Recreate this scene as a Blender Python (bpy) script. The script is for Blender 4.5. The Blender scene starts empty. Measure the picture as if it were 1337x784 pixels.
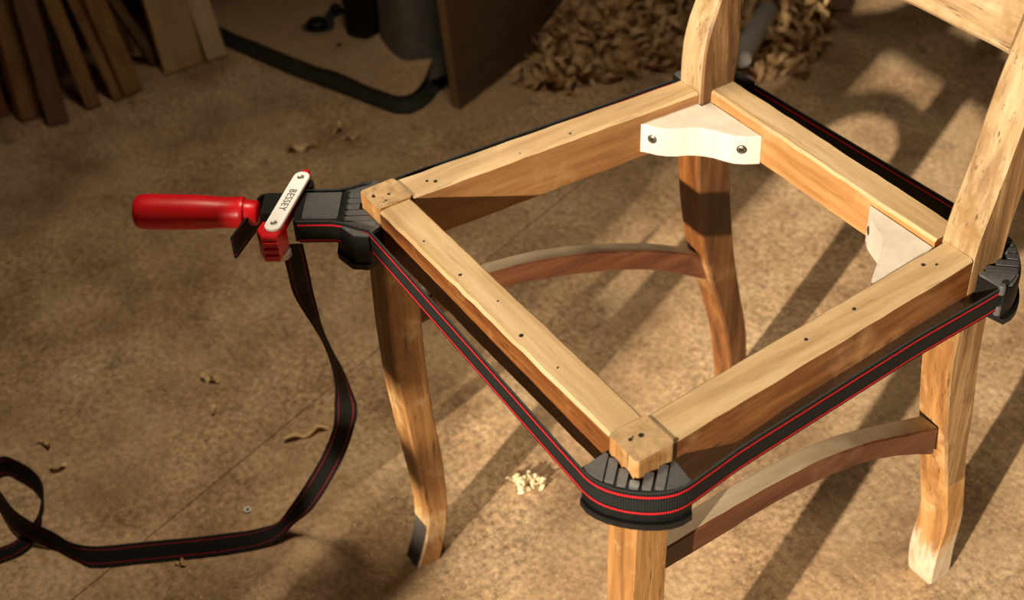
import bpy, bmesh, math, random
from mathutils import Vector, Matrix

C = bpy.context.scene.collection
S = bpy.context.scene

# ------------------------------------------------------------------ camera, world, sun, lamps, exposure
cam_d = bpy.data.cameras.new('camera'); cam = bpy.data.objects.new('camera', cam_d); C.objects.link(cam)
fwd = Vector((-0.658091, 0.395360, -0.640787)); right = Vector((0.546744, 0.836053, -0.045671)); up = Vector((-0.517675, 0.380402, 0.766359))
CAMPOS = Vector((0.78765, -0.44448, 1.23313))
m = Matrix((( right.x, up.x, -fwd.x), (right.y, up.y, -fwd.y), (right.z, up.z, -fwd.z)))
cam.matrix_world = Matrix.Translation(CAMPOS) @ m.to_4x4()
cam_d.sensor_width = 36; cam_d.sensor_fit = 'HORIZONTAL'; cam_d.lens = 51.556
cam_d.clip_start = 0.02
cam_d.dof.use_dof = True; cam_d.dof.focus_distance = 1.24; cam_d.dof.aperture_fstop = 6.3
S.camera = cam

w = bpy.data.worlds.new('world'); S.world = w; w.use_nodes = True
w.node_tree.nodes['Background'].inputs[0].default_value = (1.0, 0.86, 0.70, 1)
w.node_tree.nodes['Background'].inputs[1].default_value = 0.15

SUN_DIR = Vector((-0.39, 0.92, -0.342))
sd = bpy.data.lights.new('sun', 'SUN'); sd.energy = 9.0; sd.color = (1.0, 0.86, 0.66); sd.angle = math.radians(0.8)
so = bpy.data.objects.new('sun', sd); C.objects.link(so); so.location = (2, -4, 3)
so.rotation_euler = SUN_DIR.to_track_quat('-Z', 'Y').to_euler()

ad = bpy.data.lights.new('fill_lamp', 'AREA'); ad.shape = 'RECTANGLE'; ad.size = 0.42; ad.size_y = 0.42  # added overhead fill, no such lamp in view; fades towards the planks
ad.energy = 4.6; ad.spread = math.radians(80); ad.color = (1.0, 0.83, 0.60)
ao = bpy.data.objects.new('fill_lamp', ad); C.objects.link(ao); ao.location = (-0.42, 0.22, 2.1)
ao.rotation_euler = (Vector((-0.10, 0.06, 0.0)) - ao.location).to_track_quat('-Z', 'Y').to_euler()

S.view_settings.view_transform = 'Standard'; S.view_settings.look = 'None'
S.view_settings.gamma = 1; S.view_settings.use_curve_mapping = False
S.view_settings.exposure = 0.0

# ------------------------------------------------------------------ materials
def nt_new(name):
    mt = bpy.data.materials.new(name); mt.use_nodes = True
    nt = mt.node_tree; return mt, nt, nt.nodes, nt.links, nt.nodes['Principled BSDF']
def ramp(N, stops):
    r = N.new('ShaderNodeValToRGB'); e = r.color_ramp.elements
    e[0].position = stops[0][0]; e[0].color = (*stops[0][1], 1)
    e[1].position = stops[-1][0]; e[1].color = (*stops[-1][1], 1)
    for p, c in stops[1:-1]:
        k = e.new(p); k.color = (*c, 1)
    return r
def noise(N, L, vec, scale, detail=4, rough=0.55):
    n = N.new('ShaderNodeTexNoise'); n.inputs['Scale'].default_value = scale
    n.inputs['Detail'].default_value = detail; n.inputs['Roughness'].default_value = rough
    L.new(vec, n.inputs['Vector']); return n.outputs['Fac']
def mix(N, L, fac, a, b, mode='MIX'):
    x = N.new('ShaderNodeMix'); x.data_type = 'RGBA'; x.blend_type = mode
    for sock, v in ((x.inputs['Factor'], fac), (x.inputs[6], a), (x.inputs[7], b)):
        if isinstance(v, (int, float)): sock.default_value = v
        elif isinstance(v, tuple): sock.default_value = (*v, 1)
        else: L.new(v, sock)
    return x.outputs[2]
def mapping(N, L, scale, rot=(0, 0, 0), coord='Object'):
    t = N.new('ShaderNodeTexCoord'); mp = N.new('ShaderNodeMapping')
    mp.inputs['Scale'].default_value = scale; mp.inputs['Rotation'].default_value = rot
    L.new(t.outputs[coord], mp.inputs['Vector']); return mp.outputs['Vector']
def bump(N, L, P, h, strength, dist=0.002):
    b = N.new('ShaderNodeBump'); b.inputs['Strength'].default_value = strength; b.inputs['Distance'].default_value = dist
    L.new(h, b.inputs['Height']); L.new(b.outputs['Normal'], P.inputs['Normal'])
AX = {'x': (5, 70, 70), 'y': (70, 5, 70), 'z': (70, 70, 5)}
def wood(name, dark, mid, light, wearc, axis='y', wear=(0.55, 0.72), rough=0.5, pits=0.5, scale=1.0, bstr=0.35, rot=(0, 0, 0), foot=None):
    mt, nt, N, L, P = nt_new(name)
    v = mapping(N, L, tuple(s * scale for s in AX[axis]), rot)
    g = noise(N, L, v, 1.0, 6, 0.65)
    r = ramp(N, [(0.30, dark), (0.5, mid), (0.70, light)]); L.new(g, r.inputs[0])
    iso = mapping(N, L, (1, 1, 1))
    bl = noise(N, L, iso, 11 * scale, 5, 0.65)
    rb = ramp(N, [(wear[0], (0, 0, 0)), (wear[1], (1, 1, 1))]); L.new(bl, rb.inputs[0])
    col = mix(N, L, rb.outputs[0], r.outputs[0], wearc)
    v2 = mapping(N, L, tuple(s * 2.2 * scale for s in AX[axis]), rot)
    g2 = noise(N, L, v2, 1.6, 3, 0.7)
    rp = ramp(N, [(0.60, (0, 0, 0)), (0.70, (pits, pits, pits))]); L.new(g2, rp.inputs[0])
    col = mix(N, L, rp.outputs[0], col, tuple(c * 0.35 for c in dark))
    if foot:
        tc = N.new('ShaderNodeTexCoord'); sx = N.new('ShaderNodeSeparateXYZ'); L.new(tc.outputs['Object'], sx.inputs[0])
        nn = noise(N, L, mapping(N, L, (60, 60, 14)), 1.0, 5, .7)
        ma = N.new('ShaderNodeMath'); ma.operation = 'MULTIPLY_ADD'; L.new(nn, ma.inputs[0]); ma.inputs[1].default_value = .20; L.new(sx.outputs['Z'], ma.inputs[2])
        rf = ramp(N, [(foot[0], (1, 1, 1)), (foot[1], (0, 0, 0))]); L.new(ma.outputs[0], rf.inputs[0])
        rc = ramp(N, [(.3, (.34, .24, .14)), (.5, (.50, .41, .29)), (.7, (.56, .49, .39))]); L.new(g2, rc.inputs[0])
        col = mix(N, L, rf.outputs[0], col, rc.outputs[0])
    L.new(col, P.inputs['Base Color']); P.inputs['Roughness'].default_value = rough
    bump(N, L, P, g, bstr, 0.0015)
    return mt
def plain(name, col, rough=0.5, metal=0.0, nscale=60, var=0.25, bstr=0.0, spec=0.5):
    mt, nt, N, L, P = nt_new(name)
    v = mapping(N, L, (1, 1, 1)); n = noise(N, L, v, nscale, 4)
    r = ramp(N, [(0.3, tuple(c * (1 - var) for c in col)), (0.7, tuple(min(1, c * (1 + var)) for c in col))])
    L.new(n, r.inputs[0]); L.new(r.outputs[0], P.inputs['Base Color'])
    P.inputs['Roughness'].default_value = rough; P.inputs['Metallic'].default_value = metal
    P.inputs['Specular IOR Level'].default_value = spec
    if bstr: bump(N, L, P, n, bstr, 0.001)
    return mt

M = {}
for ax in 'xyz':
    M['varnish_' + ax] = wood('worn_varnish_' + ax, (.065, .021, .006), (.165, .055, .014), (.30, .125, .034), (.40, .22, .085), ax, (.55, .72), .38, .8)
    M['bare_' + ax] = wood('bare_wood_' + ax, (.33, .205, .092), (.46, .315, .160), (.56, .41, .235), (.40, .28, .16), ax, (.55, .75), .62, .35)
    M['worn_' + ax] = wood('stripped_wood_' + ax, (.16, .066, .018), (.33, .155, .048), (.47, .255, .095), (.56, .38, .19), ax, (.52, .66), .48, .95, bstr=.9)
for ax in 'xyz':
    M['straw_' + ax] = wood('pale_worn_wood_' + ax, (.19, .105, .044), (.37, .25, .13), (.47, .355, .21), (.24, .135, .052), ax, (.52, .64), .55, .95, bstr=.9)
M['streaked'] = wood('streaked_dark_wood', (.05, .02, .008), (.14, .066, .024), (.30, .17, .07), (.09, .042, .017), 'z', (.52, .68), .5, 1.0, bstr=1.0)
M['streaked_light'] = wood('streaked_wood', (.085, .04, .015), (.23, .12, .046), (.42, .26, .12), (.15, .078, .03), 'z', (.52, .68), .5, 1.0, bstr=1.0)
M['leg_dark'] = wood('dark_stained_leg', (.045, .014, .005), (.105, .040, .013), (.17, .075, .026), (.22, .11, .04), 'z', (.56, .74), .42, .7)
M['endgrain'] = wood('end_grain', (.26, .155, .07), (.40, .26, .125), (.50, .34, .17), (.33, .22, .12), 'z', (.5, .7), .6, .4, 1.3)
M['inner_y'] = wood('inner_rail_y', (.16, .068, .022), (.27, .125, .042), (.36, .18, .068), (.42, .25, .11), 'y', (.58, .76), .5, .35)
M['inner_x'] = wood('inner_rail_x', (.26, .115, .035), (.40, .195, .065), (.50, .27, .10), (.58, .38, .18), 'x', (.56, .74), .5, .35)
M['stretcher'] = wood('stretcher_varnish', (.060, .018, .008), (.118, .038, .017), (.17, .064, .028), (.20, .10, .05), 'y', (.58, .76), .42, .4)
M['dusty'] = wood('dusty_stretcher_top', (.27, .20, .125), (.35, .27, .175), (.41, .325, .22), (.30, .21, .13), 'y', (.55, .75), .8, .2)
M['pale'] = wood('new_pale_wood', (.50, .44, .36), (.57, .51, .43), (.62, .565, .49), (.54, .475, .395), 'z', (.6, .8), .65, .06, .7, .2)
M['pale_sawn'] = wood('foot_scraped', (.20, .088, .026), (.37, .185, .060), (.50, .285, .112), (.57, .385, .19), 'z', (.50, .66), .55, .85, bstr=.9, foot=(.125, .175))
M['foot_dark'] = plain('foot_dark_tone', (.06, .05, .042), .6, nscale=120)  # darker tone for the front face of the left front foot
M['plank'] = wood('plank_brown', (0.195, 0.093, 0.033), (0.300, 0.158, 0.060), (0.390, 0.217, 0.090), (0.360, 0.210, 0.090), 'z', (.55, .8), .65, .2)
M['plank_grey'] = wood('plank_dark', (0.112, 0.063, 0.027), (0.180, 0.105, 0.045), (0.225, 0.135, 0.063), (0.195, 0.120, 0.060), 'z', (.55, .8), .7, .2)
M['plank_light'] = wood('plank_light', (0.435, 0.275, 0.123), (0.536, 0.355, 0.174), (0.623, 0.428, 0.225), (0.551, 0.362, 0.189), 'z', (.55, .8), .6, .1)
M['plank_pale'] = wood('plank_pale', (0.594, 0.432, 0.257), (0.702, 0.520, 0.324), (0.769, 0.581, 0.378), (0.675, 0.499, 0.311), 'z', (.55, .8), .6, .1)
M['plank_red'] = wood('plank_red', (0.196, 0.063, 0.028), (0.280, 0.098, 0.042), (0.336, 0.126, 0.056), (0.252, 0.098, 0.042), 'z', (.55, .8), .6, .2)
M['board_face_shaded'] = wood('panel_face_shaded', (.085, .05, .026), (.115, .07, .037), (.14, .088, .048), (.12, .075, .04), 'y', (.55, .8), .7, .1)  # face turned from the light: its shade is put into the wood colour
M['board_edge'] = wood('panel_edge', (.20, .12, .055), (.26, .16, .075), (.31, .20, .10), (.25, .16, .08), 'z', (.55, .8), .7, .1)
M['black'] = plain('black_plastic', (.008, .0078, .0078), .45, nscale=200, var=.2, spec=.25)
M['grey_plastic'] = plain('grey_plastic', (.075, .073, .074), .36, nscale=250, var=.15, spec=.4)
M['red'] = plain('red_plastic', (.66, .008, .014), .33, nscale=40, var=.06)
M['silver'] = plain('bright_steel', (.92, .92, .91), .35, 0.0, 90, .02)
M['rivet'] = plain('rivet_steel', (.38, .36, .34), .4, .8, 90, .1)
M['screw'] = plain('screw_steel', (.30, .26, .20), .35, .9, 300, .3)
M['ink'] = plain('stamped_letters', (.10, .095, .09), .6, nscale=50, var=.05)
M['hole'] = plain('nail_hole_dark', (.012, .007, .004), .9, nscale=50, var=.1)
M['machine'] = plain('grey_painted_iron', (.125, .122, .118), .5, .0, 25, .25, .2)
M['rubber'] = plain('dark_rim_iron', (.034, .033, .028), .55, 0, 40, .3, .2)
M['shaving'] = wood('shaving_wood', (.38, .22, .09), (.54, .35, .17), (.65, .46, .25), (.48, .30, .14), 'x', (.55, .75), .6, .1)
M['shaving_pale'] = wood('fresh_shaving_wood', (.66, .50, .28), (.76, .62, .38), (.84, .72, .50), (.70, .52, .30), 'x', (.55, .75), .6, .1)
M['shaving_loose'] = wood('loose_shaving_wood', (.55, .36, .15), (.72, .51, .25), (.82, .63, .36), (.66, .46, .22), 'x', (.55, .75), .6, .1)
M['tube'] = plain('grey_tube', (.36, .34, .315), .5, 0, 30, .08)
M['white'] = plain('washer_white', (.75, .74, .72), .4, .3, 60, .05)
M['plaster'] = plain('workshop_plaster', (.15, .105, .065), .9, 0, 9, .15, .2)

def dust_mat(name, base, dk, lt, fleck):
    mt, nt, N, L, P = nt_new(name)
    v = mapping(N, L, (1, 1, 1))
    n1 = noise(N, L, v, 7, 6, .62)
    r1 = ramp(N, [(.33, dk), (.50, base), (.66, lt)]); L.new(n1, r1.inputs[0])
    n2 = noise(N, L, v, 120, 6, .78)
    r2 = ramp(N, [(.36, (.42, .38, .34)), (.50, (1, 1, 1)), (.64, (1.6, 1.58, 1.52))]); L.new(n2, r2.inputs[0])
    nm = noise(N, L, v, 5, 3, .6)
    rm = ramp(N, [(.38, (.45, .45, .45)), (.62, (1, 1, 1))]); L.new(nm, rm.inputs[0])
    c = mix(N, L, rm.outputs[0], r1.outputs[0], r2.outputs[0], 'MULTIPLY')
    n3 = noise(N, L, v, 36, 6, .75)
    r3 = ramp(N, [(.58, (0, 0, 0)), (.72, (.62, .62, .62))]); L.new(n3, r3.inputs[0])
    c = mix(N, L, r3.outputs[0], c, tuple(q * .45 for q in dk))
    n5 = noise(N, L, v, 17, 4, .6)
    r5 = ramp(N, [(.64, (0, 0, 0)), (.70, (.6, .6, .6))]); L.new(n5, r5.inputs[0])
    c = mix(N, L, r5.outputs[0], c, (.13, .10, .075))
    n4 = noise(N, L, v, 190, 2, .5)
    r4 = ramp(N, [(.66, (0, 0, 0)), (.74, (.8, .8, .8))]); L.new(n4, r4.inputs[0])
    c = mix(N, L, r4.outputs[0], c, fleck)
    L.new(c, P.inputs['Base Color']); P.inputs['Roughness'].default_value = .8
    P.inputs['Specular IOR Level'].default_value = .25
    bump(N, L, P, n2, .25, .002)
    return mt
M['floor'] = dust_mat('dusty_floor_board', (.43, .285, .160), (.25, .150, .078), (.55, .385, .23), (.72, .57, .37))
M['dust'] = plain('sawdust', (.40, .265, .15), .95, 0, 160, .22, .4, .1)
M['seam'] = plain('dust_in_seam', (.16, .095, .05), .95, 0, 5, .6, 0, .1)

def strap_mat(name, stops, edge):
    mt, nt, N, L, P = nt_new(name)
    uv = N.new('ShaderNodeTexCoord').outputs['UV']
    sp = N.new('ShaderNodeSeparateXYZ'); L.new(uv, sp.inputs[0])
    r = N.new('ShaderNodeValToRGB'); r.color_ramp.interpolation = 'CONSTANT'
    e = r.color_ramp.elements
    e[0].position = 0; e[0].color = (.006, .006, .006, 1); e[1].position = .965; e[1].color = edge
    for p, c in stops:
        q = e.new(p); q.color = c
    L.new(sp.outputs['Y'], r.inputs[0])
    wv = N.new('ShaderNodeTexWave'); wv.wave_type = 'BANDS'; wv.bands_direction = 'X'
    wv.inputs['Scale'].default_value = 1.0; wv.inputs['Distortion'].default_value = .3
    mp = N.new('ShaderNodeMapping'); mp.inputs['Scale'].default_value = (160, 14, 1); L.new(uv, mp.inputs['Vector'])
    L.new(mp.outputs['Vector'], wv.inputs['Vector'])
    rw = ramp(N, [(.0, (.55, .55, .55)), (1, (1.25, 1.25, 1.25))]); L.new(wv.outputs['Fac'], rw.inputs[0])
    c = mix(N, L, 1.0, r.outputs[0], rw.outputs[0], 'MULTIPLY')
    L.new(c, P.inputs['Base Color']); P.inputs['Roughness'].default_value = .7
    P.inputs['Specular IOR Level'].default_value = .22
    bump(N, L, P, wv.outputs['Fac'], .5, .0006)
    return mt
K_ = (.006, .006, .006, 1); D_ = (.012, .0135, .0125, 1); R_ = (.62, .012, .020, 1); Q_ = (.20, .008, .013, 1)
M['strap'] = strap_mat('black_webbing_red_lines', ((.03, K_), (.06, R_), (.13, K_), (.22, D_), (.68, K_), (.765, R_), (.845, K_)), (.034, .038, .035, 1))
M['strap_dull'] = strap_mat('black_webbing_thin_lines', ((.10, K_), (.155, Q_), (.205, K_), (.30, K_), (.60, K_), (.79, Q_), (.84, K_)), (.006, .006, .006, 1))

# ------------------------------------------------------------------ helpers
def tag(o, label=None, cat=None, group=None, kind=None):
    if label: o['label'] = label
    if cat: o['category'] = cat
    if group: o['group'] = group
    if kind: o['kind'] = kind
    return o
def thing(name, label, cat, loc=(0, 0, 0), group=None):
    o = bpy.data.objects.new(name, None); C.objects.link(o); o.location = loc; o.empty_display_size = .05
    return tag(o, label, cat, group)
def world_loc(o):
    p = Vector(o.location)
    while o.parent: o = o.parent; p = p + Vector(o.location)
    return p
def obj(name, verts, faces, mats, parent=None, fm=None, smooth=True, angle=35, loc=None):
    me = bpy.data.meshes.new(name); me.from_pydata([tuple(v) for v in verts], [], faces)
    if not isinstance(mats, (list, tuple)): mats = [mats]
    for x in mats: me.materials.append(x)
    if fm:
        for p, i in zip(me.polygons, fm): p.material_index = i
    if smooth:
        me.polygons.foreach_set('use_smooth', [True] * len(me.polygons))
        me.set_sharp_from_angle(angle=math.radians(angle))
    bm = bmesh.new(); bm.from_mesh(me); bmesh.ops.recalc_face_normals(bm, faces=bm.faces); bm.to_mesh(me); bm.free()
    o = bpy.data.objects.new(name, me); C.objects.link(o)
    if parent is not None:
        o.parent = parent; o.location = -world_loc(parent)
    return o
def lerp(a, b, t): return a + (b - a) * t
def cat(p0, p1, p2, p3, t):
    return .5 * ((2 * p1) + (p2 - p0) * t + (2 * p0 - 5 * p1 + 4 * p2 - p3) * t * t + (3 * p1 - p0 - 3 * p2 + p3) * t ** 3)
def smooth_list(L, n):
    """Catmull-Rom through a list of lists of Vectors"""
    out = []
    for i in range(len(L) - 1):
        a = L[max(i - 1, 0)]; b = L[i]; c = L[i + 1]; d = L[min(i + 2, len(L) - 1)]
        for k in range(n):
            t = k / n; out.append([cat(a[j], b[j], c[j], d[j], t) for j in range(len(b))])
    out.append(list(L[-1])); return out
def loft(rings, ch=.0015, wob=0, rng=None):
    """rings of 4 corners -> closed chamfered bar, 8 verts a ring"""
    V, F, FM = [], [], []
    for r in rings:
        r = [Vector(p) for p in r]
        if wob: r = [p + Vector((rng.uniform(-wob, wob), rng.uniform(-wob, wob), rng.uniform(-wob, wob))) for p in r]
        for j in range(4):
            p = r[j]; a = r[j - 1] - p; b = r[(j + 1) % 4] - p
            V.append(p + a.normalized() * min(ch, a.length * .4)); V.append(p + b.normalized() * min(ch, b.length * .4))
    n = len(rings)
    for i in range(n - 1):
        for j in range(8):
            k = (j + 1) % 8
            F.append((i * 8 + j, i * 8 + k, i * 8 + 8 + k, i * 8 + 8 + j)); FM.append(j // 2 if j % 2 else (j // 2) + 4)
    F.append(tuple(range(8))[::-1]); FM.append(8); F.append(tuple((n - 1) * 8 + j for j in range(8))); FM.append(9)
    return V, F, FM
def bar(p0, p1, p2, p3, q0, q1, q2, q3, n=10, ch=.0015, wob=0, rng=None):
    A = [Vector(v) for v in (p0, p1, p2, p3)]; B = [Vector(v) for v in (q0, q1, q2, q3)]
    return loft([[lerp(a, b, i / n) for a, b in zip(A, B)] for i in range(n + 1)], ch, wob, rng)
def box(x0, x1, y0, y1, z0, z1, ch=.002):
    return bar((x0, y0, z0), (x1, y0, z0), (x1, y1, z0), (x0, y1, z0), (x0, y0, z1), (x1, y0, z1), (x1, y1, z1), (x0, y1, z1), 1, ch)
def prism(outline, z0, z1, ch=.001):
    """outline list of (x,y), vertical prism with top chamfer"""
    n = len(outline); cx = sum(p[0] for p in outline) / n; cy = sum(p[1] for p in outline) / n
    def ins(p):
        d = math.hypot(p[0] - cx, p[1] - cy) or 1; return (p[0] - (p[0] - cx) / d * ch, p[1] - (p[1] - cy) / d * ch)
    V = [(p[0], p[1], z0) for p in outline] + [(p[0], p[1], z1 - ch) for p in outline] + [(*ins(p), z1) for p in outline]
    F = [tuple(range(n))[::-1], tuple(range(2 * n, 3 * n))]
    for i in range(n):
        j = (i + 1) % n; F.append((i, j, n + j, n + i)); F.append((n + i, n + j, 2 * n + j, 2 * n + i))
    return V, F
def lathe(profile, origin, axis, seg=32):
    """profile (distance, radius) along axis"""
    axis = Vector(axis).normalized(); u = axis.orthogonal().normalized(); v = axis.cross(u); o = Vector(origin)
    V, F = [], []
    for d, r in profile:
        for k in range(seg):
            a = 2 * math.pi * k / seg; V.append(o + axis * d + (u * math.cos(a) + v * math.sin(a)) * r)
    for i in range(len(profile) - 1):
        for k in range(seg):
            j = (k + 1) % seg; F.append((i * seg + k, i * seg + j, (i + 1) * seg + j, (i + 1) * seg + k))
    F.append(tuple(range(seg))[::-1]); F.append(tuple((len(profile) - 1) * seg + k for k in range(seg)))
    return V, F
def merge(*parts):
    V, F = [], []
    for p in parts:
        o = len(V); V += [Vector(v) for v in p[0]]; F += [tuple(i + o for i in f) for f in p[1]]
    return V, F
def ribbon(name, pairs, mat, parent, thick=.0014, closed=False):
    """pairs of (edge0, edge1) world points -> a webbing band with thickness and UVs"""
    n = len(pairs); V = []; mids = [(Vector(a) + Vector(b)) / 2 for a, b in pairs]; ul = [0]
    for i in range(1, n): ul.append(ul[-1] + (mids[i] - mids[i - 1]).length)
    for i, (a, b) in enumerate(pairs):
        a = Vector(a); b = Vector(b)
        t = (mids[(i + 1) % n] - mids[i - 1]) if closed else (mids[min(i + 1, n - 1)] - mids[max(i - 1, 0)])
        nn = t.cross(b - a).normalized() * thick / 2
        V += [a - nn, b - nn, b + nn, a + nn]
    F, U = [], []
    for i in range(n if closed else n - 1):
        j = (i + 1) % n; u0 = ul[i]; u1 = ul[i + 1] if i + 1 < n else ul[i] + (mids[0] - mids[i]).length
        for k, (v0, v1) in enumerate(((0, 1), (1, 1), (1, 0), (0, 0))):
            F.append((i * 4 + k, i * 4 + (k + 1) % 4, j * 4 + (k + 1) % 4, j * 4 + k)); U.append(((u0, v0), (u0, v1), (u1, v1), (u1, v0)))
    if not closed:
        F.append((0, 1, 2, 3)); U.append(((0, 0),) * 4); F.append(tuple((n - 1) * 4 + k for k in range(4))); U.append(((0, 0),) * 4)
    me = bpy.data.meshes.new(name); me.from_pydata([tuple(v) for v in V], [], F)
    ly = me.uv_layers.new(name='uv')
    for p, uvs in zip(me.polygons, U):
        for li, q in zip(p.loop_indices, uvs): ly.data[li].uv = q
    me.materials.append(mat); me.polygons.foreach_set('use_smooth', [True] * len(me.polygons)); me.set_sharp_from_angle(angle=math.radians(40))
    o = bpy.data.objects.new(name, me); C.objects.link(o)
    if parent is not None: o.parent = parent; o.location = -world_loc(parent)
    return o
rng = random.Random(7)

# ------------------------------------------------------------------ the workshop: floor, walls, window
X0, X1, Y0, Y1 = -1.52, 4.0, -2.5, 3.2
v, f, _ = box(X0 - .12, X1, Y0 - .12, Y1, -.08, -.0014, .001)
floor = tag(obj('floor', v, f, M['seam']), kind='structure')
sd_ = Vector((-.324, .946, 0)); sp_ = Vector((-.398, -.167, 0))
def seam_pt(y, off): t = (y - sp_.y) / sd_.y; return (sp_.x + sd_.x * t + off, y)
def floor_piece(poly):
    v, f = prism(poly, -.0012, 0, .0004); obj('floor_panel', v, f, M['floor'], floor, smooth=False)
g = .0007
ye = 3.05
floor_piece([seam_pt(Y0, g), (1.25, Y0), (1.25, Y1), (X0, Y1), (X0, ye + .02), seam_pt(ye, g)])
floor_piece([(X0, Y0), seam_pt(Y0, -g), seam_pt(ye, -g), (X0, ye)])
floor_piece([(1.253, Y0), (X1, Y0), (X1, Y1), (1.253, Y1)])
v, f, _ = box(X0 - .12, X0, Y0 - .12, Y1, -.08, 2.6, .001); tag(obj('wall_left', v, f, M['plaster']), kind='structure')
v, f, _ = box(X0 - .12, X1, Y1, Y1 + .12, -.08, 2.6, .001); tag(obj('wall_back', v, f, M['plaster']), kind='structure')
v, f, _ = box(X0 - .12, X1, Y0 - .12, Y1 + .12, 2.6, 2.7, .001); tag(obj('ceiling', v, f, M['plaster']), kind='structure')
v, f, _ = box(X1, X1 + .12, Y0 - .12, Y1 + .12, -.08, 2.6, .001); tag(obj('wall_right', v, f, M['plaster']), kind='structure')
# unseen wall behind the camera; window opening placed to shape the low sun
WX0, WX1, WZ0, WZ1 = .762, 2.6, .70, 2.3
parts = [box(X0 - .12, WX0, Y0 - .12, Y0, -.08, 2.6, .001), box(WX1, X1, Y0 - .12, Y0, -.08, 2.6, .001),
         box(WX0, WX1, Y0 - .12, Y0, -.08, WZ0, .001), box(WX0, WX1, Y0 - .12, Y0, WZ1, 2.6, .001)]
v, f = merge(*parts); tag(obj('wall_front', v, f, M['plaster']), kind='structure')
win = tag(bpy.data.objects.new('gobo_window', None), kind='structure'); C.objects.link(win); win.location = (WX0, Y0, WZ0)  # holder for the unseen boards that block part of the sun
for x0, x1, z0, z1 in ((.800, .928, WZ0 + .002, .975), (.800, .928, 1.045, 1.115), (.800, .928, 1.195, 1.388)):  # unseen boards added and spaced to cast bands on the left front leg
    v, f, _ = box(x0, x1, Y0 - .07, Y0 - .05, z0, z1, .001); obj('gobo_board', v, f, M['plank'], win)
for x in (.800, .918):
    v, f, _ = box(x, x + .008, Y0 - .05, Y0 - .04, WZ0 + .002, WZ1 - .002, .001); obj('gobo_stile', v, f, M['plank'], win)  # thin uprights of the same added sun blocker

# ------------------------------------------------------------------ the chair
H = .467
chair = thing('dining_chair', 'worn wooden chair frame without seat, one leg row on dusty floor, strapped in band clamp', 'chair', (0, .19, 0))
chair['label'] = 'old stripped wooden chair without its seat, held in a black strap clamp'
def V3(x, y, z): return Vector((x, y, z))
def leg_obj(name, rows, fm_fun, mats, n=4, ch=.0022, label=None):
    rings = [[V3(x0, y0, z), V3(x1, y0 + dy, z), V3(x1, y1, z), V3(x0, y1, z)] for z, x0, x1, y0, y1, dy in rows]
    rings = smooth_list(rings, n); V, F, FM = loft(rings, ch)
    fm = []
    for fc, k in zip(F, FM):
        zc = sum(V[i].z for i in fc) / len(fc); fm.append(fm_fun(k, zc))
    o = obj(name, V, F, mats, chair, fm, angle=28)
    if label: o['label'] = label
    return o
front_rows = [(.4685, -.207, -.172, 0, .035, 0), (.40, -.207, -.172, -.001, .034, 0), (.32, -.207, -.1725, -.003, .031, 0),
              (.25, -.2065, -.173, -.002, .031, 0), (.19, -.206, -.173, .002, .033, 0), (.13, -.205, -.1725, .007, .037, 0),
              (.08, -.202, -.171, .010, .037, 0), (.05, -.199, -.169, .009, .034, 0), (.025, -.193, -.165, .001, .027, 0), (0, -.186, -.159, -.014, .015, 0)]
def fl_m(k, z):
    if k in (8, 9): return 1 if z > .4 else 3
    if z < .045 and k == 0: return 2
    return 0
leg_obj('front_leg', front_rows, fl_m, [M['worn_z'], M['endgrain'], M['foot_dark'], M['varnish_z']], label='left front leg with a dark foot')
leg_obj('front_leg', [(z, -x1, -x0, a, b, dy) for z, x0, x1, a, b, dy in front_rows], lambda k, z: (1 if z > .4 else 0) if k in (8, 9) else 0, [M['worn_z'], M['endgrain']])
bl_rows = [(0, -.183, -.155, .417, .443, 0), (.075, -.184, -.151, .408, .434, 0), (.12, -.185, -.150, .401, .429, 0), (.18, -.185, -.150, .385, .416, 0), (.24, -.185, -.150, .367, .404, 0),
           (.29, -.185, -.150, .356, .397, 0), (.37, -.185, -.150, .347, .389, 0), (.467, -.185, -.150, .347, .389, 0), (.505, -.185, -.150, .3485, .392, 0),
           (.53, -.185, -.151, .354, .394, 0), (.55, -.185, -.152, .362, .397, 0), (.58, -.185, -.152, .373, .404, 0), (.63, -.185, -.152, .390, .418, 0), (.70, -.186, -.153, .413, .441, 0), (.80, -.187, -.155, .45, .475, 0), (.95, -.189, -.158, .505, .53, 0)]
br_rows = [(0, .146, .168, .417, .434, 0), (.006, .140, .173, .412, .440, 0), (.05, .141, .177, .406, .434, 0), (.11, .146, .182, .404, .429, 0), (.16, .147, .183, .394, .421, 0), (.217, .147, .183, .383, .412, 0), (.267, .147, .183, .373, .409, 0),
           (.34, .147, .183, .364, .401, 0), (.40, .147, .183, .363, .400, 0), (.467, .147, .183, .364, .404, 0), (.498, .147, .183, .370, .408, 0),
           (.546, .147, .183, .382, .418, 0), (.597, .147, .183, .394, .429, 0), (.634, .147, .183, .405, .439, 0), (.70, .148, .183, .426, .459, 0), (.80, .15, .184, .46, .49, 0), (.95, .152, .185, .512, .54, 0)]
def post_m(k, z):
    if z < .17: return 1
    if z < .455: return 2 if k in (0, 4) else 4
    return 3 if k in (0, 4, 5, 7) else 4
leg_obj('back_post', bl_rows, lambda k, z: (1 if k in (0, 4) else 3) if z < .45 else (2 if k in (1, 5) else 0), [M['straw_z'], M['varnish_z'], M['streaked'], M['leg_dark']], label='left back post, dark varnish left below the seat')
leg_obj('back_post', br_rows, post_m, [M['worn_z'], M['pale_sawn'], M['worn_z'], M['straw_z'], M['streaked_light']], label='right back post with a pale scraped foot')
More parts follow.
